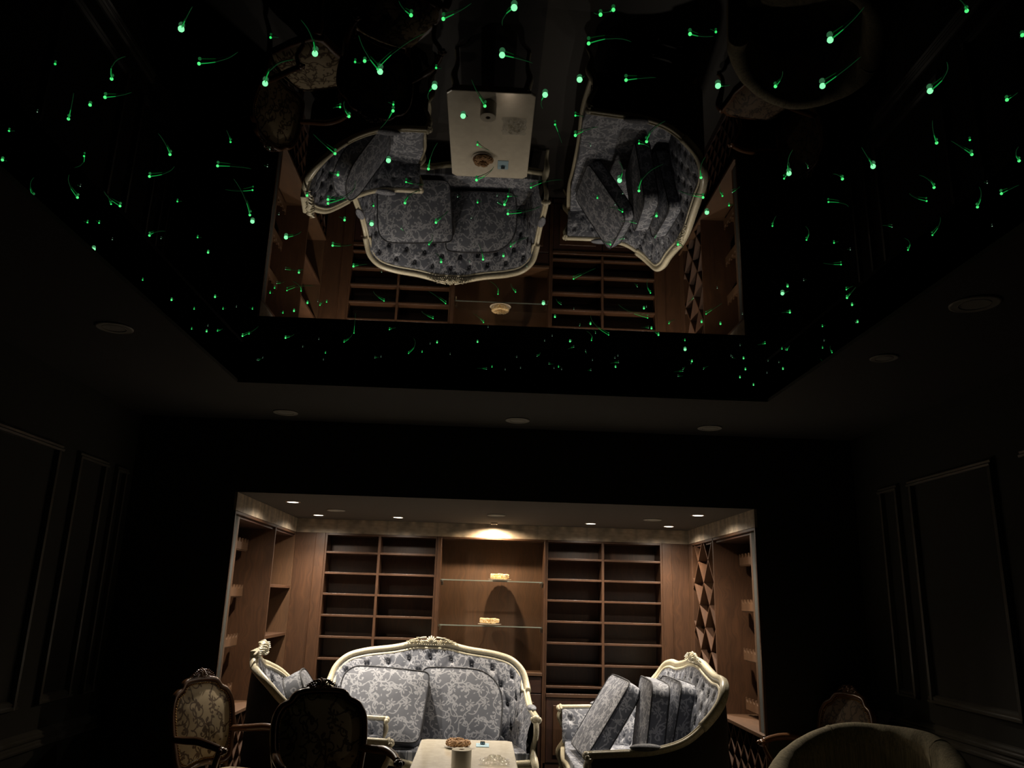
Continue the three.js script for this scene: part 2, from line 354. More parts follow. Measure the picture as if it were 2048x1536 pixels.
{
  const t = thing('display_cabinet', 'tall central display cabinet with plain veneer back between the bookcases', 'cabinet');
  const zf = -ND, zb = -ND - 0.27;
  part('stile', box(-0.551, -0.512, 0.02, 2.128, zb, zf + 0.012, 0.004), M.wood, t);
  part('stile', box(0.508, 0.527, 0.02, 2.128, zb, zf + 0.012, 0.004), M.wood, t);
  part('top_rail', box(-0.512, 0.508, 2.11, 2.128, zb, zf + 0.012, 0.003), M.wood, t);
  part('back_panel', box(-0.512, 0.508, 0.8, 2.11, zb - 0.015, zb), M.veneer, t);
  part('ledge', box(-0.512, 0.508, 0.842, 0.872, zb, zf + 0.016, 0.004), M.veneer, t);
  part('bottom_back', box(-0.512, 0.508, 0.02, 0.842, zf - 0.06, zf - 0.03), M.darkWood, t);
  for (const [a, b] of [[-0.51, -0.003], [0.003, 0.506]]) {
    const d = part('drawer', box(a + 0.003, b - 0.003, 0.69, 0.835, zf - 0.02, zf + 0.004, 0.003), M.darkWood, t);
    part('knob', ball(0.012, (a + b) / 2, 0.765, zf + 0.014), M.brass, d);
    const e = part('door', box(a + 0.003, b - 0.003, 0.06, 0.68, zf - 0.02, zf + 0.004, 0.003), M.darkWood, t);
    part('door_panel', box(a + 0.07, b - 0.07, 0.13, 0.61, zf + 0.003, zf + 0.012, 0.004), M.wood, e);
  }
  for (const y of [1.712, 1.286]) for (const x of [-0.5, 0.496]) for (const z of [zf - 0.03, zf - 0.22])
    part('bracket', [box(x - 0.012, x + 0.012, y - 0.016, y - 0.0052, z - 0.02, z + 0.02, 0.003), slab([[0, 0], [0.02, 0], [0, -0.035]], 0.012, 0.001).rotateY(x > 0 ? Math.PI / 2 : Math.PI / 2).translate(x, y - 0.014, z + 0.01)], M.metal, t);
}
M.glassEdge = new THREE.MeshPhysicalMaterial({ color: 0x8b958c, roughness: 0.2, transmission: 0.3, thickness: 0, clearcoat: 0.5 });
for (const [y, label] of [[1.712, 'upper clear glass shelf in the display cabinet'], [1.286, 'lower clear glass shelf in the display cabinet']]) {
  const t = thing('glass_shelf', label, 'glass shelf', [0, y, -ND], 0, 'glass shelves');
  part('pane', box(-0.508, 0.504, -0.005, 0.005, -0.262, -0.014), M.glass, t);
  part('polished_edge', box(-0.508, 0.504, -0.005, 0.005, -0.0135, -0.01, 0.001), M.glassEdge, t, 'grey-green polished front edge');
}
M.plate = new THREE.MeshPhysicalMaterial({ color: 0xe8e2d2, roughness: 0.25, clearcoat: 0.4 });
M.cake = new THREE.MeshStandardMaterial({ roughness: 0.8, map: dataTex(256, 256, (u, v) => { const a = nA(u * 64, v * 64) * 0.6 + nC(u * 128, v * 128) * 0.4, w = smooth(0.4, 0.6, a); return [196 + 50 * w, 150 + 84 * w, 78 + 122 * w]; }, 3, 3) });
function ringCake(x, y, z, r, label) {
  const p = thing('plate', label + ' on a small white plate', 'plate', [x, y, z], 0, 'plates on the glass shelves');
  part('dish', lathe([[0, 0.004], [r * 0.62, 0.004], [r * 1.0, 0.014], [r * 1.02, 0.012], [r * 0.64, 0.0], [0, 0.0]], 40), M.plate, p);
  const t = thing('pastry_ring', label, 'pastry', [x, y + 0.0145, z], rr(0, 3), 'pastry rings');
  for (let k = 0; k < 9; k++) {
    const a = k / 9 * 6.283, g = new RoundedBoxGeometry(r * 0.5, 0.042 + rr(-0.006, 0.008), r * 0.34, 3, 0.011);
    g.rotateZ(rr(-0.12, 0.12)); g.translate(0, 0.03, 0); g.rotateY(-a + Math.PI / 2 + rr(-0.15, 0.15)); g.translate(Math.cos(a) * r * 0.66, 0, Math.sin(a) * r * 0.66);
    part('slice', boxUV(g, 0.05, 0.05, 0.05), M.cake, t);
  }
}
ringCake(0.075, 1.718, -ND - 0.1, 0.115, 'pale iced pastry ring on the upper glass shelf');
ringCake(-0.01, 1.292, -ND - 0.1, 0.115, 'golden pastry ring on the lower glass shelf');

// ---------- cabinets on the side walls of the niche ----------
function latticeSegs(z0, z1, y0, y1, dw, dh, zo, yo) {        // diagonal lines clipped to a rectangle
  const out = [], m = dh / dw;
  for (const s of [1, -1]) for (let k = -60; k <= 60; k++) {
    const c = yo + k * dh;                                    // y = c + s*m*(z - zo)
    let a = z0, b = z1; const f = (z) => c + s * m * (z - zo), inv = (y) => zo + (y - c) / (s * m);
    const za = inv(y0), zb = inv(y1); a = Math.max(a, Math.min(za, zb)); b = Math.min(b, Math.max(za, zb));
    if (b - a > 0.02) out.push([a, f(a), b, f(b)]);
  }
  return out;
}
function slat(x0, x1, seg, th) {
  const [za, ya, zb, yb] = seg, L = Math.hypot(zb - za, yb - ya), a = Math.atan2(yb - ya, zb - za);
  const g = box(x0, x1, -th / 2, th / 2, -L / 2, L / 2);
  return g.rotateX(-a).translate(0, (ya + yb) / 2, (za + zb) / 2);
}
function sideCabinet(s, label) {
  const X = (d) => s * (NX + d), bx = (a, b, ...r) => box(Math.min(X(a), X(b)), Math.max(X(a), X(b)), ...r);
  const t = thing('side_cabinet', label, 'cabinet');
  const zd = s < 0 ? -1.22 : -1.14, D = 0.36;
  part('back_panel', bx(D, D + 0.015, 0.02, 2.12, -ND, -0.16), M.veneer, t);
  part('top_panel', bx(0.022, D, 2.085, 2.105, -ND + 0.02, -0.16), M.darkWood, t);
  part('front_stile', bx(0, 0.02, 0.02, 2.126, -0.026, -0.002, 0.002), M.wood, t);
  part('front_panel', bx(0.02, D, 0.02, 2.105, -0.19, -0.152), M.veneer, t);
  part('divider', bx(0.0, D, 0.66, 2.126, zd - 0.012, zd + 0.012, 0.002), M.wood, t);
  part('end_panel', bx(0.0, D, 0.66, 2.126, -ND + 0.0, -ND + 0.02), M.veneer, t);
  part('top_rail', bx(0, 0.02, 2.105, 2.126, -ND + 0.02, -0.026, 0.002), M.wood, t);
  part('counter', bx(-0.015, D, 0.632, 0.66, -ND + 0.02, -0.004, 0.004), M.veneer, t);
  // bottle racks with U notches near the front
  const z0 = zd + 0.1, z1 = -0.2;
  for (const y of [1.985, 1.6, 1.2, 0.805]) {
    const r = part('bottle_rack', bx(D - 0.15, D, y - 0.105, y - 0.092, z0, z1, 0.002), M.veneer, t);
    const n = Math.round((z1 - z0) / 0.085), w = (z1 - z0) / n, out = [[z0, y - 0.095], [z1, y - 0.095]];
    for (let i = n - 1; i >= 0; i--) {
      const c = z0 + (i + 0.5) * w; out.push([c + w * 0.5, y]); out.push([c + w * 0.34, y]);
      for (let k = 0; k <= 8; k++) { const a = k / 8 * Math.PI; out.push([c + w * 0.34 * Math.cos(a), y - 0.03 * Math.sin(a) - 0.006]); }
      out.push([c - w * 0.34, y]);
    }
    out.push([z0, y]);
    for (const d of [D - 0.15, D - 0.05]) part('notched_board', slab(out.map(([z, yy]) => [-z, yy]), 0.012, 0).rotateY(Math.PI / 2).translate(X(d) + (s < 0 ? -0.006 : -0.006), 0, 0), M.veneer, r);
  }
  if (s < 0) {
    for (const y of [1.6, 1.165]) part('shelf', bx(0.005, D, y - 0.013, y + 0.013, -ND + 0.02, zd - 0.012, 0.002), M.wood, t);
  } else {
    for (const g of latticeSegs(-ND + 0.15, zd - 0.012, 0.66, 2.1, 0.333, 0.4, -1.487, 1.745)) part('rack_slat', slat(X(0.004), X(0.26), g, 0.011), M.wood, t);
    part('rack_back', bx(0.262, 0.272, 0.66, 2.1, -ND + 0.02, zd - 0.012), M.darkWood, t);
    part('rack_side', bx(0, 0.26, 0.66, 2.105, -ND + 0.02, -ND + 0.15, 0.003), M.wood, t);
  }
  part('lower_back', bx(0.1, 0.115, 0.02, 0.632, -ND + 0.02, -0.16), M.paleBoard, t, 'pale board behind the lattice');
  for (const g of latticeSegs(-ND + 0.02, -0.03, 0.08, 0.63, 0.16, 0.22, -1, 0.3)) part('lattice_slat', slat(X(0.004), X(0.09), g, 0.012), M.wood, t);
  part('plinth', bx(0, D, 0.0, 0.08, -ND + 0.02, -0.026), M.darkWood, t);
}
sideCabinet(-1, 'wooden cabinet on the left side of the niche with bottle racks and open shelves');
sideCabinet(1, 'wooden cabinet on the right side of the niche with tall diamond wine rack');
// ---------- carved, upholstered furniture ----------
const MOULD = [];                                    // frame profile: front roll, groove, inner bead
for (let i = 0; i <= 9; i++) { const a = Math.PI * (1 - i / 9); MOULD.push([0.12 + 0.3 * Math.sin(a), -0.2 + 0.3 * Math.cos(a)]); }
MOULD.push([0.05, 0.17]);
for (let i = 0; i <= 6; i++) { const a = Math.PI * (1 - i / 6); MOULD.push([0.1 + 0.15 * Math.sin(a), 0.34 + 0.15 * Math.cos(a)]); }
MOULD.push([-0.1, 0.48], [-0.3, 0.36], [-0.36, 0], [-0.32, -0.34], [-0.15, -0.5]);
function spiral(x, y, z, r, turns, dir, th) {
  const pts = []; for (let i = 0; i <= 26; i++) { const t = i / 26, a = dir * t * turns * 6.283; pts.push([x + Math.cos(a) * r * (1 - 0.8 * t), y + Math.sin(a) * r * (1 - 0.8 * t), z + 0.01 * t]); }
  return tube(pts, th, 30, 6, (t) => 1 - 0.45 * t);
}
function crest(w, h) {                                // shell with C-scrolls, leaves and beads; centred on x, base at y 0, faces +z
  const g = [];
  for (let k = -3; k <= 3; k++) { const a = k * 0.36, l = h * (0.78 - 0.05 * Math.abs(k)); g.push(tube([[0, h * 0.16, 0.012], [Math.sin(a) * l * 0.5, h * 0.16 + Math.cos(a) * l * 0.52, 0.03], [Math.sin(a) * l, h * 0.16 + Math.cos(a) * l, 0.012]], h * 0.085, 8, 7, (t) => 0.45 + 0.75 * t)); }
  g.push(ball(h * 0.2, 0, h * 0.2, 0.015, 1.2, 0.8, 0.8));
  for (const s of [-1, 1]) {
    g.push(spiral(s * w * 0.2, h * 0.33, 0.018, h * 0.24, 1.5, s, h * 0.075));
    g.push(tube([[s * w * 0.1, h * 0.78, 0.01], [s * w * 0.2, h * 0.72, 0.02], [s * w * 0.33, h * 0.5, 0.015], [s * w * 0.5, h * 0.1, 0]], h * 0.1, 14, 7, (t) => 1.05 - 0.65 * t));
    for (let k = 0; k < 5; k++) { const t = k / 4; g.push(ball(h * (0.13 - 0.06 * t), s * w * (0.26 + 0.26 * t), h * (0.42 - 0.3 * t), 0.02, 1.3, 0.75, 0.8, 8)); }
    for (let k = 0; k < 4; k++) { const t = k / 3; g.push(tube([[s * w * (0.2 + 0.2 * t), h * (0.62 - 0.36 * t), 0.01], [s * w * (0.24 + 0.2 * t), h * (0.75 - 0.4 * t), 0.03], [s * w * (0.3 + 0.2 * t), h * (0.74 - 0.42 * t), 0.015]], h * 0.06, 6, 6, (q) => 1.1 - 0.7 * q)); }
  }
  for (let k = -6; k <= 6; k++) g.push(ball(h * 0.055, k * w * 0.045, h * (0.02 + 0.002 * k * k), 0.028, 1, 1, 1, 7));
  g.push(box(-w * 0.34, w * 0.34, -h * 0.12, h * 0.34, -0.02, 0.012, 0.01));
  return merge(g);
}
function tuftDepth(a, h, sx, sy, d) {                 // diamond tufting in surface metres
  const row = Math.round(h / sy); let best = 9, pull = 0;
  for (let r = row - 1; r <= row + 1; r++) { const off = (r & 1) ? 0.5 : 0, k = Math.round(a / sx - off); for (const q of [k - 1, k, k + 1]) { const dx = a - (q + off) * sx, dy = h - r * sy; const D = Math.hypot(dx, dy); if (D < best) best = D; } }
  pull = d * Math.exp(-((best / 0.026) ** 2));
  const u = a / sx + h / (2 * sy), v = a / sx - h / (2 * sy);
  const cu = Math.abs(u - Math.round(u)), cv = Math.abs(v - Math.round(v));
  return pull + d * 0.2 * (Math.exp(-((cu / 0.055) ** 2)) + Math.exp(-((cv / 0.055) ** 2)));
}
// half: path of the top frame from the crest outwards and forward along the arm; armAt: fraction where the arm begins
function frenchSofa(o) {
  const t = thing('sofa', o.label, o.category || 'sofa', o.pos, o.turn);
  if (o.name) t.name = numbered(o.name);
  const half = o.half, left = half.slice(1).map((p) => [-p[0], p[1], p[2]]).reverse();
  const path = new THREE.CatmullRomCurve3([...left, ...half].map((p) => V(...p)), false, 'centripetal');
  const N = 160, L = path.getLength();
  const top = (u) => path.getPointAt(Math.min(1, Math.max(0, u)));
  const seat = 0.3, a0 = o.armAt, lean = o.lean ?? 0.16;
  // wooden frame: crest rail in the middle, an arm rail at either end
  class Sub extends THREE.Curve { constructor(a, b) { super(); this.a = a; this.b = b; } getPoint(x) { return top(this.a + (this.b - this.a) * x); } getPointAt(x) { return this.getPoint(x); } getTangentAt(x) { return path.getTangentAt(Math.min(1, Math.max(0, this.a + (this.b - this.a) * x))); } }
  const up = V(0, 0.15, 1);
  part('back_frame', sweep(new Sub(a0, 1 - a0), MOULD, 110, () => o.rail || 0.088, up), M.cream, t);
  const cr = part('crest', crest(o.crestW, o.crestH), M.cream, t); cr.position.set(0, half[0][1] + 0.005, half[0][2] + 0.012); cr.scale.z = o.crestZ || 1.3;
  for (const s of [-1, 1]) {
    const tip = V(...half[half.length - 1]); tip.x *= s;
    part('arm_rail', sweep(s < 0 ? new Sub(0, a0 + 0.004) : new Sub(1 - a0 - 0.004, 1), MOULD, 36, () => 0.058, V(s * 0.3, 1, 0.1)), M.cream, t);
    // scrolled end and post running down into the leg
    part('arm_scroll', [spiral(tip.x, tip.y - 0.012, tip.z + 0.0, 0.036, 1.3, -s, 0.017).rotateY(0), ball(0.03, tip.x, tip.y - 0.005, tip.z + 0.012, 1.2, 0.95, 1), ball(0.018, tip.x + s * 0.03, tip.y - 0.012, tip.z + 0.01), ball(0.018, tip.x - s * 0.03, tip.y - 0.012, tip.z + 0.01)], M.cream, t);
    part('front_post', tube([[tip.x, tip.y - 0.015, tip.z - 0.012], [tip.x + s * 0.004, tip.y - 0.07, tip.z + 0.012], [tip.x + s * 0.004, tip.y - 0.15, tip.z - 0.02], [tip.x - s * 0.012, tip.y - 0.24, tip.z - 0.06], [tip.x - s * 0.01, 0.29, tip.z - 0.03], [tip.x + s * 0.004, 0.22, tip.z + 0.012], [tip.x, 0.1, tip.z - 0.01], [tip.x + s * 0.008, 0.02, tip.z + 0.02], [tip.x + s * 0.01, 0.004, tip.z + 0.026]], 0.027, 44, 10, (q) => 0.85 + 0.35 * Math.exp(-(((q - 0.55) / 0.16) ** 2)) - 0.28 * smooth(0.7, 0.95, q)), M.cream, t);
    // padded armrest
    const m = top(s < 0 ? a0 * 0.48 : 1 - a0 * 0.48), tg = path.getTangentAt(s < 0 ? a0 * 0.48 : 1 - a0 * 0.48);
    const pad = ball(0.055, 0, 0, 0, 0.72, 0.46, 2.0, 18); pad.rotateY(Math.atan2(tg.x * Math.sign(tg.z || 1), Math.abs(tg.z))); pad.translate(m.x, m.y + 0.026, m.z);
    part('arm_pad', pad, M.blue, t);
    part('rear_leg', tube([[s * half[4][0] * 0.95, 0.28, 0.14], [s * half[4][0] * 0.96, 0.12, 0.1], [s * half[4][0] * 0.98, 0.004, 0.05]], 0.026, 10, 8, (q) => 1 - 0.4 * q), M.cream, t);
  }
  // inner upholstery: ruled from the seat to the frame, puffed and tufted
  const bottom = (u) => { const p = top(u), w = smooth(0, a0 * 1.1, u) * smooth(0, a0 * 1.1, 1 - u); return V(p.x * (1 - 0.07 * w - 0.05), seat, p.z + lean * w); };
  const skin = (ua, ub, nu, deep) => grid(nu, 44, (i, j) => {
    const u = ua + (ub - ua) * i, T0 = top(u), B = bottom(u), tg = path.getTangentAt(Math.min(1, Math.max(0, u)));
    const dir = T0.clone().sub(B), h = dir.length(), a = (u - 0.5) * L;
    const n = tg.clone().cross(dir).normalize().multiplyScalar(-1);
    if (n.z < 0 && Math.abs(tg.z) < 0.5) n.multiplyScalar(-1);
    if (Math.abs(tg.z) >= 0.5 && n.x * T0.x > 0) n.multiplyScalar(-1);
    const edge = Math.sin(Math.min(1, j * 1.0) * Math.PI) ** 0.5;
    const hh = h * j, fade = smooth(0, 0.06, h - hh) * smooth(0, 0.05, hh);
    const off = 0.012 + 0.034 * edge - deep * fade * tuftDepth(a, h - hh - 0.105, o.tx || 0.2, o.ty || 0.125, 0.034);
    const p = B.addScaledVector(dir, j * 0.985).addScaledVector(n, off);
    return [p.x, p.y, p.z, a, hh];
  });
  const ib = part('inner_back', skin(a0, 1 - a0, Math.round(170 * (o.fine || 1)), 1), M.blue, t);
  // buttons in the tufts
  const bt = [];
  for (let r = 0; r < 4; r++) for (let k = -8; k <= 8; k++) {
    const a = (k + ((r & 1) ? 0.5 : 0)) * (o.tx || 0.2), u = 0.5 + a / L; if (u < a0 + 0.02 || u > 1 - a0 - 0.02) continue;
    const T0 = top(u), B = bottom(u), dir = T0.clone().sub(B), h = dir.length(), j = (h - 0.105 - r * (o.ty || 0.125)) / h; if (j < 0.12) continue;
    const p = B.addScaledVector(dir, j * 0.985); const tg = path.getTangentAt(u); const n = tg.clone().cross(dir).normalize(); if (n.z < 0 && Math.abs(tg.z) < 0.5) n.negate(); if (Math.abs(tg.z) >= 0.5 && n.x * T0.x > 0) n.negate();
    bt.push(ball(0.011, p.x + n.x * 0.02, p.y + n.y * 0.02, p.z + n.z * 0.02, 1, 1, 1, 8));
  }
  part('button', bt, M.button, ib).userData.kind = 'stuff';
  for (const s of [-1, 1]) part('inner_arm', s < 0 ? skin(0.004, a0, 40, 0.7) : skin(1 - a0, 0.996, 40, 0.7), M.blue, t);
  // outer cloth
  part('outer_back', grid(120, 6, (i, j) => {
    const u = 0.004 + 0.992 * i, T0 = top(u), tg = path.getTangentAt(u), n = V(tg.z, 0, -tg.x); const q = Math.hypot(n.x, n.z) || 1;
    const k = 0.02 * Math.sin(Math.min(1, j * 3) * 1.57); let nx = n.x / q, nz = n.z / q; if (Math.abs(tg.z) < 0.5 ? nz > 0 : nx * T0.x < 0) { nx = -nx; nz = -nz; }
    return [T0.x + nx * k, T0.y + (0.24 - T0.y) * j, T0.z + nz * k, (u - 0.5) * L, T0.y * (1 - j)];
  }), M.backCloth, t, 'dark plain outer cloth');
  // seat deck and front rail
  const tip = half[half.length - 1], base = half[4][0];
  const plan = [[-base * 0.95, -0.05], [-tip[0] + 0.02, -tip[2] + 0.05], [-tip[0] * 0.5, -tip[2] + 0.01], [0, -tip[2] + 0.03], [tip[0] * 0.5, -tip[2] + 0.01], [tip[0] - 0.02, -tip[2] + 0.05], [base * 0.95, -0.05]];
  const deck = slab(plan, 0.11, 0.012); deck.rotateX(-Math.PI / 2); deck.translate(0, 0.21, 0);
  part('seat_deck', planarUV(deck, 0, 2), M.blue, t);
  part('front_rail', sweep(new THREE.CatmullRomCurve3([[-tip[0], 0.24, tip[2] - 0.03], [-tip[0] * 0.6, 0.22, tip[2] + 0.0], [-tip[0] * 0.25, 0.24, tip[2] - 0.01], [0, 0.2, tip[2] - 0.02], [tip[0] * 0.25, 0.24, tip[2] - 0.01], [tip[0] * 0.6, 0.22, tip[2]], [tip[0], 0.24, tip[2] - 0.03]].map((p) => V(...p))), MOULD, 60, () => 0.07, V(0, 0, 1)), M.cream, t);
  return t;
}
function planarUV(g, ua, va) { const q = g.index ? g.toNonIndexed() : g, p = q.attributes.position, uv = q.attributes.uv, get = [(i) => p.getX(i), (i) => p.getY(i), (i) => p.getZ(i)]; for (let i = 0; i < p.count; i++) uv.setXY(i, get[ua](i), get[va](i)); return q; }
frenchSofa({
  label: 'silver-blue damask sofa with cream carved frame against the rear bookcases', pos: [-0.555, 0, -1.85], turn: 0, armAt: 0.19, crestW: 0.47, crestH: 0.085, tx: 0.2, ty: 0.125,
  half: [[0, 1.105, 0], [0.15, 1.098, 0.0], [0.34, 1.06, 0.005], [0.62, 1.02, 0.015], [0.76, 0.975, 0.03], [0.85, 0.89, 0.055], [0.885, 0.79, 0.1], [0.905, 0.69, 0.2], [0.92, 0.625, 0.36], [0.935, 0.605, 0.55], [0.945, 0.60, 0.79]],
});
frenchSofa({
  label: 'long silver-blue damask sofa with cream frame standing along the right side', pos: [1.645, 0, -0.63], turn: -Math.PI / 2 - 0.02, armAt: 0.19, crestW: 0.47, crestH: 0.085, tx: 0.2, ty: 0.125,
  half: [[0, 1.095, 0], [0.16, 1.085, 0.0], [0.36, 1.05, 0.005], [0.6, 1.02, 0.015], [0.82, 1.02, 0.03], [0.96, 0.985, 0.06], [1.03, 0.90, 0.11], [1.06, 0.80, 0.2], [1.085, 0.68, 0.36], [1.11, 0.62, 0.58], [1.13, 0.605, 0.8], [1.15, 0.595, 1.0]],
});
frenchSofa({
  name: 'bergere_armchair', category: 'armchair', label: 'silver-blue damask armchair with cream carved frame, in profile at the left', pos: [-1.765, 0, -0.29], turn: 1.71, armAt: 0.24, crestW: 0.44, crestH: 0.11, crestZ: 2, rail: 0.07, tx: 0.17, ty: 0.125, fine: 0.7, lean: 0.12,
  half: [[0, 1.09, 0], [0.1, 1.07, 0.0], [0.2, 1.02, 0.02], [0.32, 0.985, 0.07], [0.43, 0.93, 0.15], [0.485, 0.84, 0.25], [0.505, 0.72, 0.4], [0.515, 0.63, 0.58], [0.525, 0.59, 0.8], [0.53, 0.575, 1.0]],
});
// loose seat cushions: a boxed, piped cushion whose top edge is rounded; local: base at y 0, faces +z
function cushion(w, h, th, rTop, rBot, label, place, group) {
  const outline = []; const arc = (cx, cy, r, a0, a1) => { for (let k = 0; k <= 8; k++) { const a = a0 + (a1 - a0) * k / 8; outline.push([cx + Math.cos(a) * r, cy + Math.sin(a) * r]); } };
  const hw = w / 2, q = Math.PI / 2;
  arc(hw - rTop[1], h - rTop[1], rTop[1], 0, q); arc(-hw + rTop[0], h - rTop[0], rTop[0], q, 2 * q); arc(-hw * 0.96 + rBot, rBot, rBot, 2 * q, 3 * q); arc(hw * 0.96 - rBot, rBot, rBot, 3 * q, 4 * q);
  const t = thing('seat_cushion', label, 'cushion', place.pos, 0, group);
  t.rotation.order = 'YXZ'; t.rotation.set(place.tilt, place.turn, place.roll || 0);
  const face = (z, s) => {                            // domed panel
    const c = [0, h / 2], rings = 9, n = outline.length, pos = [], uv = [], idx = [];
    for (let r = 0; r <= rings; r++) for (let k = 0; k < n; k++) { const f = r / rings, e = 1 - f * f; const x = c[0] + (outline[k][0] - c[0]) * f, y = c[1] + (outline[k][1] - c[1]) * f; pos.push(x, y, z + s * 0.028 * e ** 0.8); uv.push(x + 0.3, y + 0.17); }
    for (let r = 0; r < rings; r++) for (let k = 0; k < n; k++) { const a = r * n + k, b = r * n + (k + 1) % n, d = a + n, e = b + n; s > 0 ? idx.push(a, d, b, b, d, e) : idx.push(a, b, d, b, e, d); }
    const g = new THREE.BufferGeometry(); g.setAttribute('position', new THREE.Float32BufferAttribute(pos, 3)); g.setAttribute('uv', new THREE.Float32BufferAttribute(uv, 2)); g.setIndex(idx); g.computeVertexNormals(); return g;
  };
  part('front_panel', face(th / 2, 1), M.blue, t);
  part('rear_panel', face(-th / 2, -1), place.under ? M.underCloth : M.blue, t, place.under ? 'plain brown lining cloth' : undefined);
  const closed = [...outline, outline[0]]; let len = 0; const acc = closed.map((p, i) => { if (i) len += Math.hypot(p[0] - closed[i - 1][0], p[1] - closed[i - 1][1]); return len; });
  part('boxing', grid(closed.length - 1, 4, (i, j) => { const k = Math.round(i * (closed.length - 1)), p = closed[k], bul = 1 + 0.012 * Math.sin(j * Math.PI); return [p[0] * bul, (p[1] - h / 2) * bul + h / 2, th / 2 - j * th, acc[k], j * th]; }), place.plain ? M.bluePlain : M.blue, t);
  for (const z of [th / 2, -th / 2]) part('piping', sweep(new THREE.CatmullRomCurve3(outline.filter((_, i) => i % 2 === 0).map((p) => V(p[0] * 1.004, (p[1] - h / 2) * 1.004 + h / 2, z)), true), circleProfile(6, 0.0055), 110, () => 1, V(0, 0, 1), true), M.piping, t);
  return t;
}
cushion(0.74, 0.6, 0.12, [0.14, 0.05], 0.06, 'damask seat cushion leaning on the left half of the rear sofa', { pos: [-0.93, 0.375, -1.13], tilt: -0.5, turn: 0.04, roll: -0.07, plain: true }, 'loose seat cushions');
cushion(0.72, 0.605, 0.12, [0.05, 0.29], 0.06, 'round-shouldered damask seat cushion leaning on the right half of the rear sofa', { pos: [-0.245, 0.35, -1.35], tilt: -0.4, turn: -0.03, plain: true }, 'loose seat cushions');
cushion(0.7, 0.66, 0.12, [0.06, 0.06], 0.06, 'slanted damask seat cushion tipped over on the right sofa, nearest the table', { pos: [0.785, 0.345, -0.98], tilt: -0.57, turn: -1.5, under: true }, 'loose seat cushions');
cushion(0.6, 0.62, 0.13, [0.06, 0.1], 0.05, 'upright shadowed damask seat cushion in the middle of the right sofa', { pos: [1.205, 0.345, -0.56], tilt: -0.13, turn: -1.6 }, 'loose seat cushions');
cushion(0.6, 0.62, 0.12, [0.06, 0.08], 0.05, 'dark damask seat cushion pushed against the back of the right sofa', { pos: [1.385, 0.345, -0.68], tilt: -0.2, turn: -1.52 }, 'loose seat cushions');
cushion(0.58, 0.69, 0.13, [0.22, 0.22], 0.06, 'damask seat cushion leaning in the left armchair behind the dark chair', { pos: [-1.14, 0.36, -0.3], tilt: -0.5, turn: 1.66 }, 'loose seat cushions');
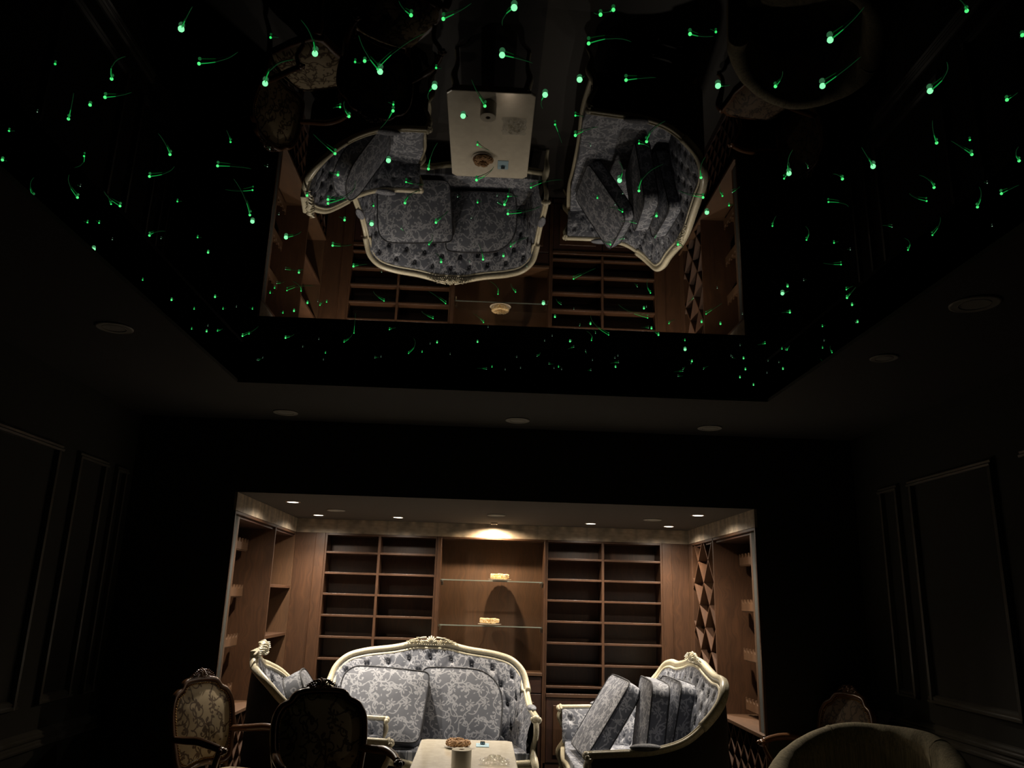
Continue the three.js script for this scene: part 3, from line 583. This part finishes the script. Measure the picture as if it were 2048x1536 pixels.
// ---------- open-arm French chairs ----------
function frenchChair(label, place, turn, cloth = M.tan) {
  const t = thing('french_armchair', label, 'armchair', place, turn, 'French armchairs around the table');
  const zb = -0.24, yb = 0.5, rec = 0.2;                              // back plane leans by rec
  const B = (x, y, d = 0) => V(x, yb + y * Math.cos(rec) + d * Math.sin(rec), zb - y * Math.sin(rec) + d * Math.cos(rec) - 0.22 * (0.07 - x * x) + 0.015);
  const rim = [[0, 0.49], [0.09, 0.486], [0.14, 0.474], [0.175, 0.435], [0.225, 0.41], [0.258, 0.355], [0.265, 0.24], [0.245, 0.1], [0.222, 0.015], [0.17, -0.012], [0.08, 0.0], [0, 0.006]];
  const loop = [...rim, ...rim.slice(1, -1).reverse().map((p) => [-p[0], p[1]])];
  const c = new THREE.CatmullRomCurve3(loop.map((p) => B(p[0], p[1])), true, 'centripetal');
  part('back_frame', sweep(c, MOULD, 150, () => 0.052, V(0, 0, 1), true), M.chairWood, t);
  const cr = part('crest', crest(0.2, 0.062), M.chairWood, t); const cp = B(0, 0.505, 0.005); cr.position.copy(cp); cr.rotation.x = -rec;
  const shape = new THREE.CatmullRomCurve3(loop.map((p) => V(p[0], p[1], 0)), true, 'centripetal').getSpacedPoints(72).slice(0, 72);
  const cc = V(0, 0.25, 0);
  const panel = (dir, d0, bulge) => {
    const pos = [], uv = [], idx = [], n = shape.length, R = 10;
    for (let r = 0; r <= R; r++) for (let k = 0; k < n; k++) { const f = r / R * 0.955, x = cc.x + (shape[k].x - cc.x) * f, y = cc.y + (shape[k].y - cc.y) * f, p = B(x, y, dir * (d0 + bulge * (1 - (r / R) ** 2.5))); pos.push(p.x, p.y, p.z); uv.push(x + 0.13, y); }
    for (let r = 0; r < R; r++) for (let k = 0; k < n; k++) { const a = r * n + k, b = r * n + (k + 1) % n; idx.push(a, b, a + n, b, b + n, a + n); }
    const g = new THREE.BufferGeometry(); g.setAttribute('position', new THREE.Float32BufferAttribute(pos, 3)); g.setAttribute('uv', new THREE.Float32BufferAttribute(uv, 2)); g.setIndex(idx); g.computeVertexNormals(); return g;
  };
  part('back_pad', panel(1, 0.006, 0.035), cloth, t);
  part('outer_back', panel(-1, 0.008, 0.008), cloth, t);
  const nails = []; const sp = new THREE.CatmullRomCurve3(loop.map((p) => V(p[0] * 0.925, (p[1] - 0.25) * 0.93 + 0.25, 0)), true, 'centripetal').getSpacedPoints(110);
  for (const p of sp) { const q = B(p.x, p.y, 0.016); nails.push(new THREE.SphereGeometry(0.0048, 6, 4).translate(q.x, q.y, q.z)); }
  part('nail_trim', nails, M.brass, t).userData.kind = 'stuff';
  for (const s of [-1, 1]) {
    const st = B(s * 0.252, 0.17);
    const arm = part('arm', tube([[st.x, st.y, st.z], [s * 0.285, 0.675, -0.14], [s * 0.315, 0.685, -0.02], [s * 0.325, 0.672, 0.08], [s * 0.318, 0.655, 0.15]], 0.02, 26, 10, (q) => 1 + 0.2 * Math.sin(q * 3.1)), M.chairWood, t);
    part('arm_scroll', [ball(0.029, s * 0.318, 0.647, 0.158, 1, 0.85, 1, 12), ball(0.014, s * 0.318, 0.65, 0.186), ball(0.012, s * 0.318 + 0.022, 0.65, 0.17), ball(0.012, s * 0.318 - 0.022, 0.65, 0.17)], M.chairWood, arm);
    part('arm_post', tube([[s * 0.318, 0.64, 0.145], [s * 0.312, 0.58, 0.12], [s * 0.28, 0.5, 0.09], [s * 0.268, 0.42, 0.12]], 0.017, 16, 9), M.chairWood, t);
    part('front_leg', tube([[s * 0.275, 0.37, 0.25], [s * 0.295, 0.3, 0.272], [s * 0.275, 0.16, 0.25], [s * 0.268, 0.06, 0.245], [s * 0.28, 0.008, 0.272]], 0.028, 26, 9, (q) => 1.1 - 0.5 * smooth(0.1, 0.8, q) + 0.1 * smooth(0.85, 1, q)), M.chairWood, t);
    part('rear_leg', tube([[s * 0.215, 0.51, zb + 0.0], [s * 0.212, 0.36, zb + 0.005], [s * 0.215, 0.16, zb - 0.02], [s * 0.225, 0.006, zb - 0.07]], 0.022, 18, 8, (q) => 1.1 - 0.35 * q), M.chairWood, t);
  }
  const plan = (f) => [[-0.215, -0.25], [-0.27, 0.0], [-0.285, 0.2], [-0.24, 0.275], [-0.1, 0.285], [0, 0.3], [0.1, 0.285], [0.24, 0.275], [0.285, 0.2], [0.27, 0], [0.215, -0.25]].map(([x, z]) => [x * f, -z * f]);
  const rail = slab(plan(1), 0.07, 0.01); rail.rotateX(-Math.PI / 2); rail.translate(0, 0.335, 0); part('seat_rail', rail, M.chairWood, t);
  const sc = new THREE.CatmullRomCurve3(plan(0.95).map(([x, y]) => V(x, 0, -y)), true, 'centripetal').getSpacedPoints(60).slice(0, 60);
  const R = 10, pos = [], uv = [], idx = [], n = sc.length;
  for (let r = 0; r <= R; r++) for (const p of sc) { const f = r / R; pos.push(p.x * f, 0.4 + 0.075 * (1 - f ** 4), 0.02 + (p.z - 0.02) * f); uv.push(p.x * f, p.z * f); }
  for (let r = 0; r < R; r++) for (let k = 0; k < n; k++) { const a = r * n + k, b = r * n + (k + 1) % n; idx.push(a, b, a + n, b, b + n, a + n); }
  const sg = new THREE.BufferGeometry(); sg.setAttribute('position', new THREE.Float32BufferAttribute(pos, 3)); sg.setAttribute('uv', new THREE.Float32BufferAttribute(uv, 2)); sg.setIndex(idx); sg.computeVertexNormals();
  part('seat', sg, cloth, t);
  return t;
}
frenchChair('carved armchair in beige and brown vine fabric at the far left', [-1.6, 0, 0.6], 1.17);
frenchChair('carved armchair seen dark against the light, in front of the left silver-blue armchair', [-0.885, 0, 1.2], 0.5);
frenchChair('dim carved armchair behind the right sofa and the olive tub chair', [2.08, 0, 0.48], -1.35, M.brown);

// ---------- olive tub chair ----------
{
  const t = thing('tub_chair', 'rounded olive-grey tub chair at the lower right', 'armchair', [1.98, 0, 1.5], -0.75);
  const A = 2.15, prof = (f) => {                     // f: angle from the back centre
    const k = Math.abs(f) / A, h = 0.915 - 0.22 * smooth(0.15, 1, k), ro = 0.5, th = 0.13, pts = [[ro - 0.04, 0.1], [ro - 0.01, 0.3], [ro, h - 0.1]];
    for (let i = 0; i <= 8; i++) { const a = i / 8 * Math.PI; pts.push([ro - th / 2 + Math.cos(a) * th / 2, h - 0.065 + Math.sin(a) * 0.065]); }
    pts.push([ro - th, h - 0.12], [ro - th - 0.02, 0.5], [ro - th - 0.01, 0.36]);
    return pts;
  };
  const shell = (a0, a1, n) => grid(n, 13, (i, j) => { const f = a0 + (a1 - a0) * i, p = prof(f), q = p[Math.round(j * 13)], wr = 0.006 * (nA(f * 7 + 20, q[1] * 2 + 9) - 0.5) + 0.003 * Math.sin(f * 21 + q[1] * 17) * smooth(0.2, 0.7, nB(f * 3 + 5, q[1] * 4)); return [Math.sin(f) * (q[0] + wr) * 1.02, q[1], -Math.cos(f) * (q[0] + wr) + 0.05, f * 0.5, j * 1.2]; });
  part('back', shell(-0.72, 0.72, 48), M.olive, t);
  part('side_wing', shell(-A, -0.735, 44), M.olive, t); part('side_wing', shell(0.735, A, 44), M.olive, t);
  for (const s of [-1, 1]) {
    part('seam', tube(prof(0.73).slice(1).map(([r, y]) => [Math.sin(s * 0.728) * (r + 0.001) * 1.02, y, -Math.cos(0.728) * (r + 0.001) + 0.05]), 0.005, 40, 6), M.olive, t);
    const p = prof(A); part('arm_front', slab(p.map(([r, y]) => [r, y]), 0.02, 0.003).rotateY(0).applyMatrix4(new THREE.Matrix4().makeRotationY(-s * A + Math.PI / 2)).translate(0, 0, 0.05), M.olive, t);
    part('leg', cyl(0.022, 0.016, 0.1, s * 0.3, 0.05, 0.3), M.darkWood, t); part('leg', cyl(0.022, 0.016, 0.1, s * 0.28, 0.05, -0.26), M.darkWood, t);
  }
  part('seat_base', cyl(0.44, 0.43, 0.2, 0, 0.2, 0.05, 40), M.olive, t);
  part('seat_pad', lathe([[0, 0.46], [0.3, 0.455], [0.365, 0.43], [0.375, 0.38], [0.36, 0.31], [0, 0.3]], 44).translate(0, 0, 0.07), M.olive, t);
}

// ---------- table and the things on it ----------
M.tableTop = new THREE.MeshPhysicalMaterial({ roughness: 0.22, clearcoat: 0.6, clearcoatRoughness: 0.1, map: dataTex(256, 256, (u, v) => { const a = nB(u * 16, v * 16) * 0.6 + nA(u * 64, v * 64) * 0.4, k = 0.93 + 0.1 * a; return [224 * k, 217 * k, 199 * k]; }, 1.5, 1.5) });
{
  const cx = -0.174, cz = -0.19, hw = 0.362, hl = 0.67, ch = 0.045;
  const oct = (e) => [[-hw + ch, -hl + e], [hw - ch, -hl + e], [hw - e, -hl + ch], [hw - e, hl - ch], [hw - ch, hl - e], [-hw + ch, hl - e], [-hw + e, hl - ch], [-hw + e, -hl + ch]];
  const t = thing('coffee_table', 'cream lacquered coffee table with clipped corners between the sofas', 'table', [cx, 0, cz]);
  const top = slab(oct(0.008), 0.032, 0.008); top.rotateX(-Math.PI / 2).translate(0, 0.418, 0); part('table_top', planarUV(top, 0, 2), M.tableTop, t);
  const ap = slab(oct(0.05).map(([x, y]) => [x * 0.93, y * 0.96]), 0.075, 0.006); ap.rotateX(-Math.PI / 2).translate(0, 0.343, 0); part('apron', ap, M.cream, t);
  for (const sx of [-1, 1]) for (const sz of [-1, 1]) part('leg', tube([[sx * 0.29, 0.36, sz * 0.59], [sx * 0.31, 0.27, sz * 0.61], [sx * 0.29, 0.13, sz * 0.585], [sx * 0.3, 0.008, sz * 0.61]], 0.028, 22, 9, (q) => 1.15 - 0.5 * smooth(0, 0.75, q)), M.cream, t);
}
const TY = 0.451;
M.paper = new THREE.MeshStandardMaterial({ color: 0xd9d3c2, roughness: 0.85 });
M.crust = new THREE.MeshStandardMaterial({ roughness: 0.8, map: dataTex(128, 128, (u, v) => { const a = nA(u * 64, v * 64) * 0.5 + nB(u * 16, v * 16) * 0.5, w = smooth(0.35, 0.65, a); return [96 + 116 * w, 66 + 106 * w, 36 + 92 * w]; }, 2, 2) });
{
  const r = thing('paper_roll', 'white paper roll standing upright on the coffee table', 'paper roll', [-0.195, TY, 0.32]);
  part('paper', lathe([[0.02, 0.004], [0.064, 0.0], [0.066, 0.004], [0.066, 0.126], [0.064, 0.13], [0.021, 0.13], [0.02, 0.126], [0.02, 0.004]], 40), M.paper, r);
  part('core', lathe([[0.0195, 0.003], [0.0195, 0.127], [0.0175, 0.127], [0.0175, 0.003], [0.0195, 0.003]], 24), M.underCloth, r);
  const d = thing('plate', 'white plate under the broken bread on the coffee table', 'plate', [-0.245, TY, -0.5]);
  part('dish', lathe([[0, 0.004], [0.06, 0.004], [0.098, 0.014], [0.1, 0.012], [0.064, 0], [0, 0]], 40), M.plate, d);
  const b = thing('bread', 'torn brown bread pieces on the coffee table', 'bread', [-0.235, TY + 0.014, -0.5]);
  for (let k = 0; k < 6; k++) {
    const a = k / 6 * 5.4 + 0.3, g = new THREE.IcosahedronGeometry(0.034, 3), p = g.attributes.position;
    for (let i = 0; i < p.count; i++) { const f = 1 + 0.45 * (nA(p.getX(i) * 300 + k * 9 + 40, p.getY(i) * 300 + p.getZ(i) * 210 + 40) - 0.5); p.setXYZ(i, p.getX(i) * f * 1.25, p.getY(i) * f * 0.75, p.getZ(i) * f); }
    g.computeVertexNormals(); g.rotateY(-a + 1.57); g.translate(Math.cos(a) * 0.062, 0.022, Math.sin(a) * 0.058); part('piece', g, M.crust, b);
  }
  const card = new THREE.MeshStandardMaterial({ color: 0x9dbccb, roughness: 0.6 }), black = new THREE.MeshStandardMaterial({ color: 0x0c0c0e, roughness: 0.5 });
  const k = single('blue_card', box(-0.1, 0.0, TY - 0.001, TY + 0.004, -0.69, -0.54, 0.001), card, 'pale blue folded card on the coffee table beside the bread', 'card'); void k;
  const bx = thing('black_box', 'tiny black box lying on the pale blue card', 'box', [-0.05, TY + 0.004, -0.635]);
  part('case', new RoundedBoxGeometry(0.036, 0.022, 0.026, 2, 0.004).translate(0, 0.011, 0), black, bx);
  part('sticker', box(-0.013, -0.003, 0.006, 0.016, 0.0125, 0.0137), card, bx); part('sticker', box(0.003, 0.013, 0.006, 0.016, 0.0125, 0.0137), card, bx);
  // crumpled clear film
  const film = new THREE.MeshPhysicalMaterial({ color: 0xf4f2ea, roughness: 0.08, transmission: 0.55, thickness: 0, ior: 1.5, clearcoat: 1, clearcoatRoughness: 0.05, side: THREE.DoubleSide });
  const fg = grid(34, 34, (u, v) => { const x = (u - 0.5) * 0.21, z = (v - 0.5) * 0.26, e = Math.max(0, 1 - ((u - 0.5) ** 2 + (v - 0.5) ** 2) * 4); const h = 0.05 * e * (0.35 + 0.65 * Math.abs(nA(u * 11 + 3, v * 11) - 0.5) * 2 + 0.3 * Math.abs(nA(u * 23, v * 23 + 8) - 0.5)); return [x + 0.02 * (nA(u * 9, v * 9 + 5) - 0.5), h + 0.002, z, u, v]; });
  const fo = single('plastic_film', fg, film, 'crumpled clear plastic film glinting on the coffee table', 'film'); fo.position.set(0.03, TY, 0.02);
}

// ---------- star ceiling fibres: [root x, root z, tip x, tip z, drop, size] in millimetres ----------
const FIBRES = [
  [-882,4303,-945,4215,6,3], [-813,4136,-945,4079,8,2], [-1126,4092,-1225,3988,6,2], [-1372,4027,-1358,4041,4,1], [-1185,3925,-1285,3897,6,2], [-1352,3831,-1351,3851,4,2],
  [-1364,3923,-1454,3773,6,2], [-1809,3480,-1815,3499,4,2], [-1668,3678,-1687,3685,4,1], [-1755,3397,-1849,3242,6,2], [-1618,3433,-1680,3251,6,2], [-1609,3451,-1511,3553,6,1],
  [-1558,3314,-1546,3196,6,2], [-1557,3277,-1575,3207,5,1], [-1206,3724,-1209,3589,6,2], [-1215,3518,-1339,3434,6,2], [-946,3502,-1069,3530,7,2], [-975,3755,-979,3682,5,1],
  [-1117,3354,-994,3370,7,1], [-1046,3466,-1059,3172,8,2], [-1068,3089,-1067,3109,4,3], [-660,4111,-783,4003,7,3], [-630,4278,-612,4145,7,3], [-696,4189,-718,4198,5,1],
  [-368,4357,-339,4309,6,2], [-178,4362,-258,4303,7,2], [-486,4233,-444,4083,8,3], [-491,4105,-509,4114,4,1], [-462,4124,-482,4120,4,2], [-288,4253,-450,4094,8,1],
  [-566,3938,-567,3857,5,2], [-613,3880,-586,3903,5,1], [-490,3775,-428,3898,6,2], [-444,3931,-424,3927,4,1], [-314,3939,-296,4023,5,3], [-268,4099,-287,4106,4,1],
  [-706,3757,-647,3644,7,2], [-486,3595,-474,3611,4,3], [-201,3874,-217,3886,4,3], [-194,4072,-151,3946,7,2], [-294,3749,-342,3572,6,2], [-108,4270,-81,4354,6,3],
  [-12,4135,-106,4177,7,3], [27,3924,23,4011,5,3], [129,4099,114,4086,4,3], [244,4239,119,4241,8,2], [115,4344,135,4344,5,2], [135,4344,164,4363,5,2],
  [337,4106,243,4098,7,2], [447,4283,373,4293,6,2], [546,4091,505,4090,5,3], [417,4307,437,4303,4,1], [101,3739,65,3867,6,1], [213,3861,134,3814,6,2],
  [153,3901,122,3917,5,1], [409,3916,362,3800,7,2], [384,3748,341,3784,5,1], [286,3680,318,3553,6,3], [465,3680,398,3490,7,2], [575,3735,591,3597,6,2],
  [524,3502,635,3462,6,2], [-63,3478,-75,3343,6,2], [75,3350,-60,3273,7,2], [-20,3395,-64,3404,5,1], [139,3530,15,3479,7,1], [-115,3614,-178,3512,6,2],
  [-125,3690,-174,3733,5,1], [-605,3488,-735,3293,7,2], [-652,3303,-730,3322,6,2], [-696,3514,-662,3502,5,2], [-803,3362,-803,3342,4,2], [-884,3043,-966,2978,5,3],
  [-690,2931,-785,2920,6,2], [-720,3176,-696,3158,5,2], [-613,3127,-594,3132,4,3], [-655,2729,-731,2708,5,2], [-364,3422,-445,3321,6,2], [-353,3452,-427,3476,6,1],
  [-585,3274,-567,3283,4,1], [-279,3278,-338,3173,6,2], [-371,3079,-378,2969,5,1], [-368,2889,-336,2796,5,2], [-176,3006,-153,2842,5,2], [-155,3348,-175,3346,4,1],
  [-62,2904,-66,2884,4,2], [-960,2642,-994,2611,5,2], [-1069,2513,-1034,2383,5,1], [-683,2431,-644,2293,5,1], [-429,2459,-338,2295,6,1], [-143,2612,-80,2450,6,1],
  [-473,2183,-414,2066,5,1], [-218,2175,-148,2035,5,1], [-805,2145,-872,1776,6,1], [-880,1779,-956,1602,5,1], [-619,1878,-665,1858,5,1], [-418,1678,-414,1658,4,2],
  [-164,1686,-181,1696,4,2], [-512,1443,-514,1463,4,1], [-1097,1383,-1108,1366,4,1], [-554,1775,-598,1427,5,1], [153,2326,147,2345,4,3], [234,2175,221,2160,4,2],
  [402,2062,417,2075,4,2], [356,1785,342,1771,4,2], [391,2246,538,1916,6,1], [387,1975,459,1807,5,1], [596,2732,638,2541,5,1], [360,2807,259,2672,6,1],
  [669,2333,649,2333,4,2], [494,2398,693,2208,7,1], [762,2029,748,2043,4,2], [746,2042,807,1945,5,2], [671,3018,640,3069,5,2], [686,3367,681,3348,4,3],
  [472,3280,501,3305,5,2], [264,3440,260,3420,4,1], [300,3344,368,3326,5,1], [671,3550,701,3477,5,1], [766,3406,746,3408,4,1], [330,3079,368,3042,5,1],
  [46,3074,-39,2985,6,1], [-23,2595,3,2483,5,1], [996,2159,982,2173,4,2], [1081,2174,1086,2155,4,2], [1019,2457,971,2296,6,1], [852,2188,821,2133,5,1],
  [1032,1703,1013,1708,4,3], [953,1862,972,1867,4,1], [1103,1465,1112,1483,4,2], [684,1325,678,1306,4,2], [345,1252,326,1259,4,1], [-98,1183,-91,1202,4,1],
  [1414,1578,1394,1582,4,2], [1494,1348,1478,1360,4,2], [1496,1198,1502,1179,4,2], [1632,1030,1645,1015,4,2], [1708,1418,1698,1401,4,2], [1907,1179,1895,1163,4,1],
  [1804,1656,1880,1429,5,1], [1632,2187,1614,2179,4,1], [1756,1851,1762,1832,4,1], [1785,1889,1847,1760,5,1], [1743,2253,1759,2265,4,2], [1646,2492,1626,2492,4,2],
  [1544,2723,1561,2580,5,2], [1536,2716,1513,2679,5,1], [1272,2626,1246,2600,5,3], [1210,2728,1238,2685,4,2], [1334,2333,1373,2361,5,2], [1539,1768,1548,1786,4,1],
  [1565,1862,1582,1773,4,1], [1384,1821,1420,1873,5,1], [773,4422,734,4300,8,3], [851,4246,792,4116,8,3], [1071,4242,1098,4116,7,3], [659,4170,665,4100,5,2],
  [976,4453,1018,4421,5,2], [1178,3989,1259,3866,6,2], [1285,3881,1404,3812,6,2], [1342,3904,1352,3887,4,1], [1035,3827,1131,3716,6,3], [837,3801,876,3649,6,3],
  [841,3727,872,3615,6,1], [1017,3648,1068,3628,5,2], [1350,4125,1335,4091,5,2], [1523,3874,1575,3787,5,2], [1685,3641,1650,3582,6,2], [1537,3628,1627,3482,6,2],
  [1295,3673,1400,3602,6,2], [1331,3557,1426,3508,6,1], [1532,3408,1592,3251,6,1], [1483,3215,1570,3111,5,1], [1068,3283,1133,3161,5,1], [1279,2945,1368,2947,6,1],
  [1274,3149,1252,3143,4,1], [1192,3415,1088,3470,6,1], [1877,3036,1884,3017,4,2], [946,3353,958,3266,5,1], [1214,4330,1206,4348,4,2], [-1440,2975,-1536,2942,6,2],
  [-1862,2778,-1842,2776,4,3], [-1707,3054,-1699,3036,4,1], [-1765,3038,-1745,3036,4,1], [-1776,2419,-1770,2438,4,1], [-1711,2189,-1730,2182,4,2], [-1470,2247,-1490,2250,4,2],
  [-1484,2082,-1504,2079,4,1], [-1716,1674,-1716,1694,4,2], [-1777,1711,-1788,1728,4,1], [-1606,1759,-1649,1712,4,1], [-1375,1845,-1529,1642,6,2], [-1462,1681,-1482,1679,4,1],
  [-1214,1712,-1286,1634,5,2], [-1654,2042,-1659,2061,4,1], [-1360,2112,-1347,2097,4,1], [-1218,2046,-1200,2055,4,1], [-1114,2093,-1134,2092,4,2], [-1019,2224,-1038,2218,4,2],
  [-940,2271,-979,2198,5,1], [-929,2261,-937,2243,4,1], [-1176,2330,-1195,2336,4,1], [-1149,2424,-1156,2405,4,1], [-932,2436,-1101,2386,7,1], [-1345,2770,-1346,2790,4,2],
  [-1322,2930,-1340,2939,4,1], [-1290,3243,-1309,3250,4,1],
];
M.strand = new THREE.MeshStandardMaterial({ color: 0x0a2a12, emissive: 0x2f9a55, emissiveIntensity: 0.07, roughness: 0.4 });
M.strandEnd = new THREE.MeshStandardMaterial({ color: 0x0a3a18, emissive: 0x1fd05a, emissiveIntensity: 0.4, roughness: 0.4 });
M.tip = [[0x9cc8a8, 0.55], [0x3cff78, 0.8], [0x58ff88, 1.0], [0x86ffaa, 1.3]].map(([c, k]) => new THREE.MeshStandardMaterial({ color: 0x20402a, emissive: c, emissiveIntensity: k }));
const tipGeo = new THREE.SphereGeometry(1, 10, 8);
const fibres = FIBRES.slice();
for (let k = 0; k < 88; k++) { const x = Math.round(rr(-1750, 1800)), z = Math.round(1150 + 2700 * rnd() ** 1.6), a = rnd() * 6.283, l = rnd() < 0.6 ? 15 : rr(30, 90); fibres.push([Math.round(x + Math.cos(a) * l), Math.round(z + Math.sin(a) * l), x, z, 4 + (l > 20 ? 1 : 0), 0]); }
for (const [x0, z0, x1, z1, d, s] of fibres) {
  const kind = s === 0 ? 0 : s === 3 ? 2 : 1;
  const L = Math.hypot(x1 - x0, z1 - z0), form = kind === 0 ? (L > 25 ? 'faint' : 'dot-like') : L < 30 ? 'short' : L < 90 ? 'curled' : 'long trailing';
  const glow = kind === 2 ? 'very bright green tip' : s === 2 ? 'green glowing tip' : 'pale green tip', way = L < 30 ? '' : x1 < x0 ? ' pointing left' : ' pointing right';
  const zone = (z1 < 1500 ? 'by the niche edge' : z1 < 1900 ? 'near the niche' : z1 < 2350 ? 'before mid-ceiling' : z1 < 2850 ? 'at mid-ceiling' : z1 < 3400 ? 'past mid-ceiling' : z1 < 3900 ? 'high overhead' : 'at the photo top') + (x1 < -1250 ? ', far left' : x1 < -650 ? ', left' : x1 < 0 ? ', left of centre' : x1 < 650 ? ', right of centre' : x1 < 1250 ? ', right' : ', far right');
  const label = form + ' fibre, ' + glow + way + ', ' + zone;
  const t = thing('star_fibre', label, 'fibre light', [x0 / 1000, H, z0 / 1000], 0, 'star ceiling fibres');
  const dx = (x1 - x0) / 1000, dz = (z1 - z0) / 1000, dy = -d / 1000, bend = rr(-0.18, 0.18);
  const P = (q) => [dx * q - dz * bend * Math.sin(q * Math.PI), 0.002 + (dy - 0.002) * (q ** 0.8), dz * q + dx * bend * Math.sin(q * Math.PI)];
  const w = [0.0006, 0.0008, 0.001, 0.0012][s];
  if (Math.hypot(dx, dz) > 0.03) {
    part('strand', tube([P(0), P(0.35), P(0.68)], w, 6, 5, (q) => 0.75 + 0.25 * q), M.strand, t);
    part('strand_end', tube([P(0.68), P(0.84), P(1)], w, 6, 5, (q) => 1 + 0.7 * q), M.strandEnd, t);
  } else part('strand', tube([P(0), P(0.5), P(1)], w, 4, 5), M.strand, t);
  const r = [0.0018, 0.0032, 0.0048, 0.0082][s], b = part('tip', tipGeo, M.tip[s], t);
  b.position.set(dx, dy, dz); b.scale.setScalar(r);
}
shade(scene);
renderer.render(scene, camera);
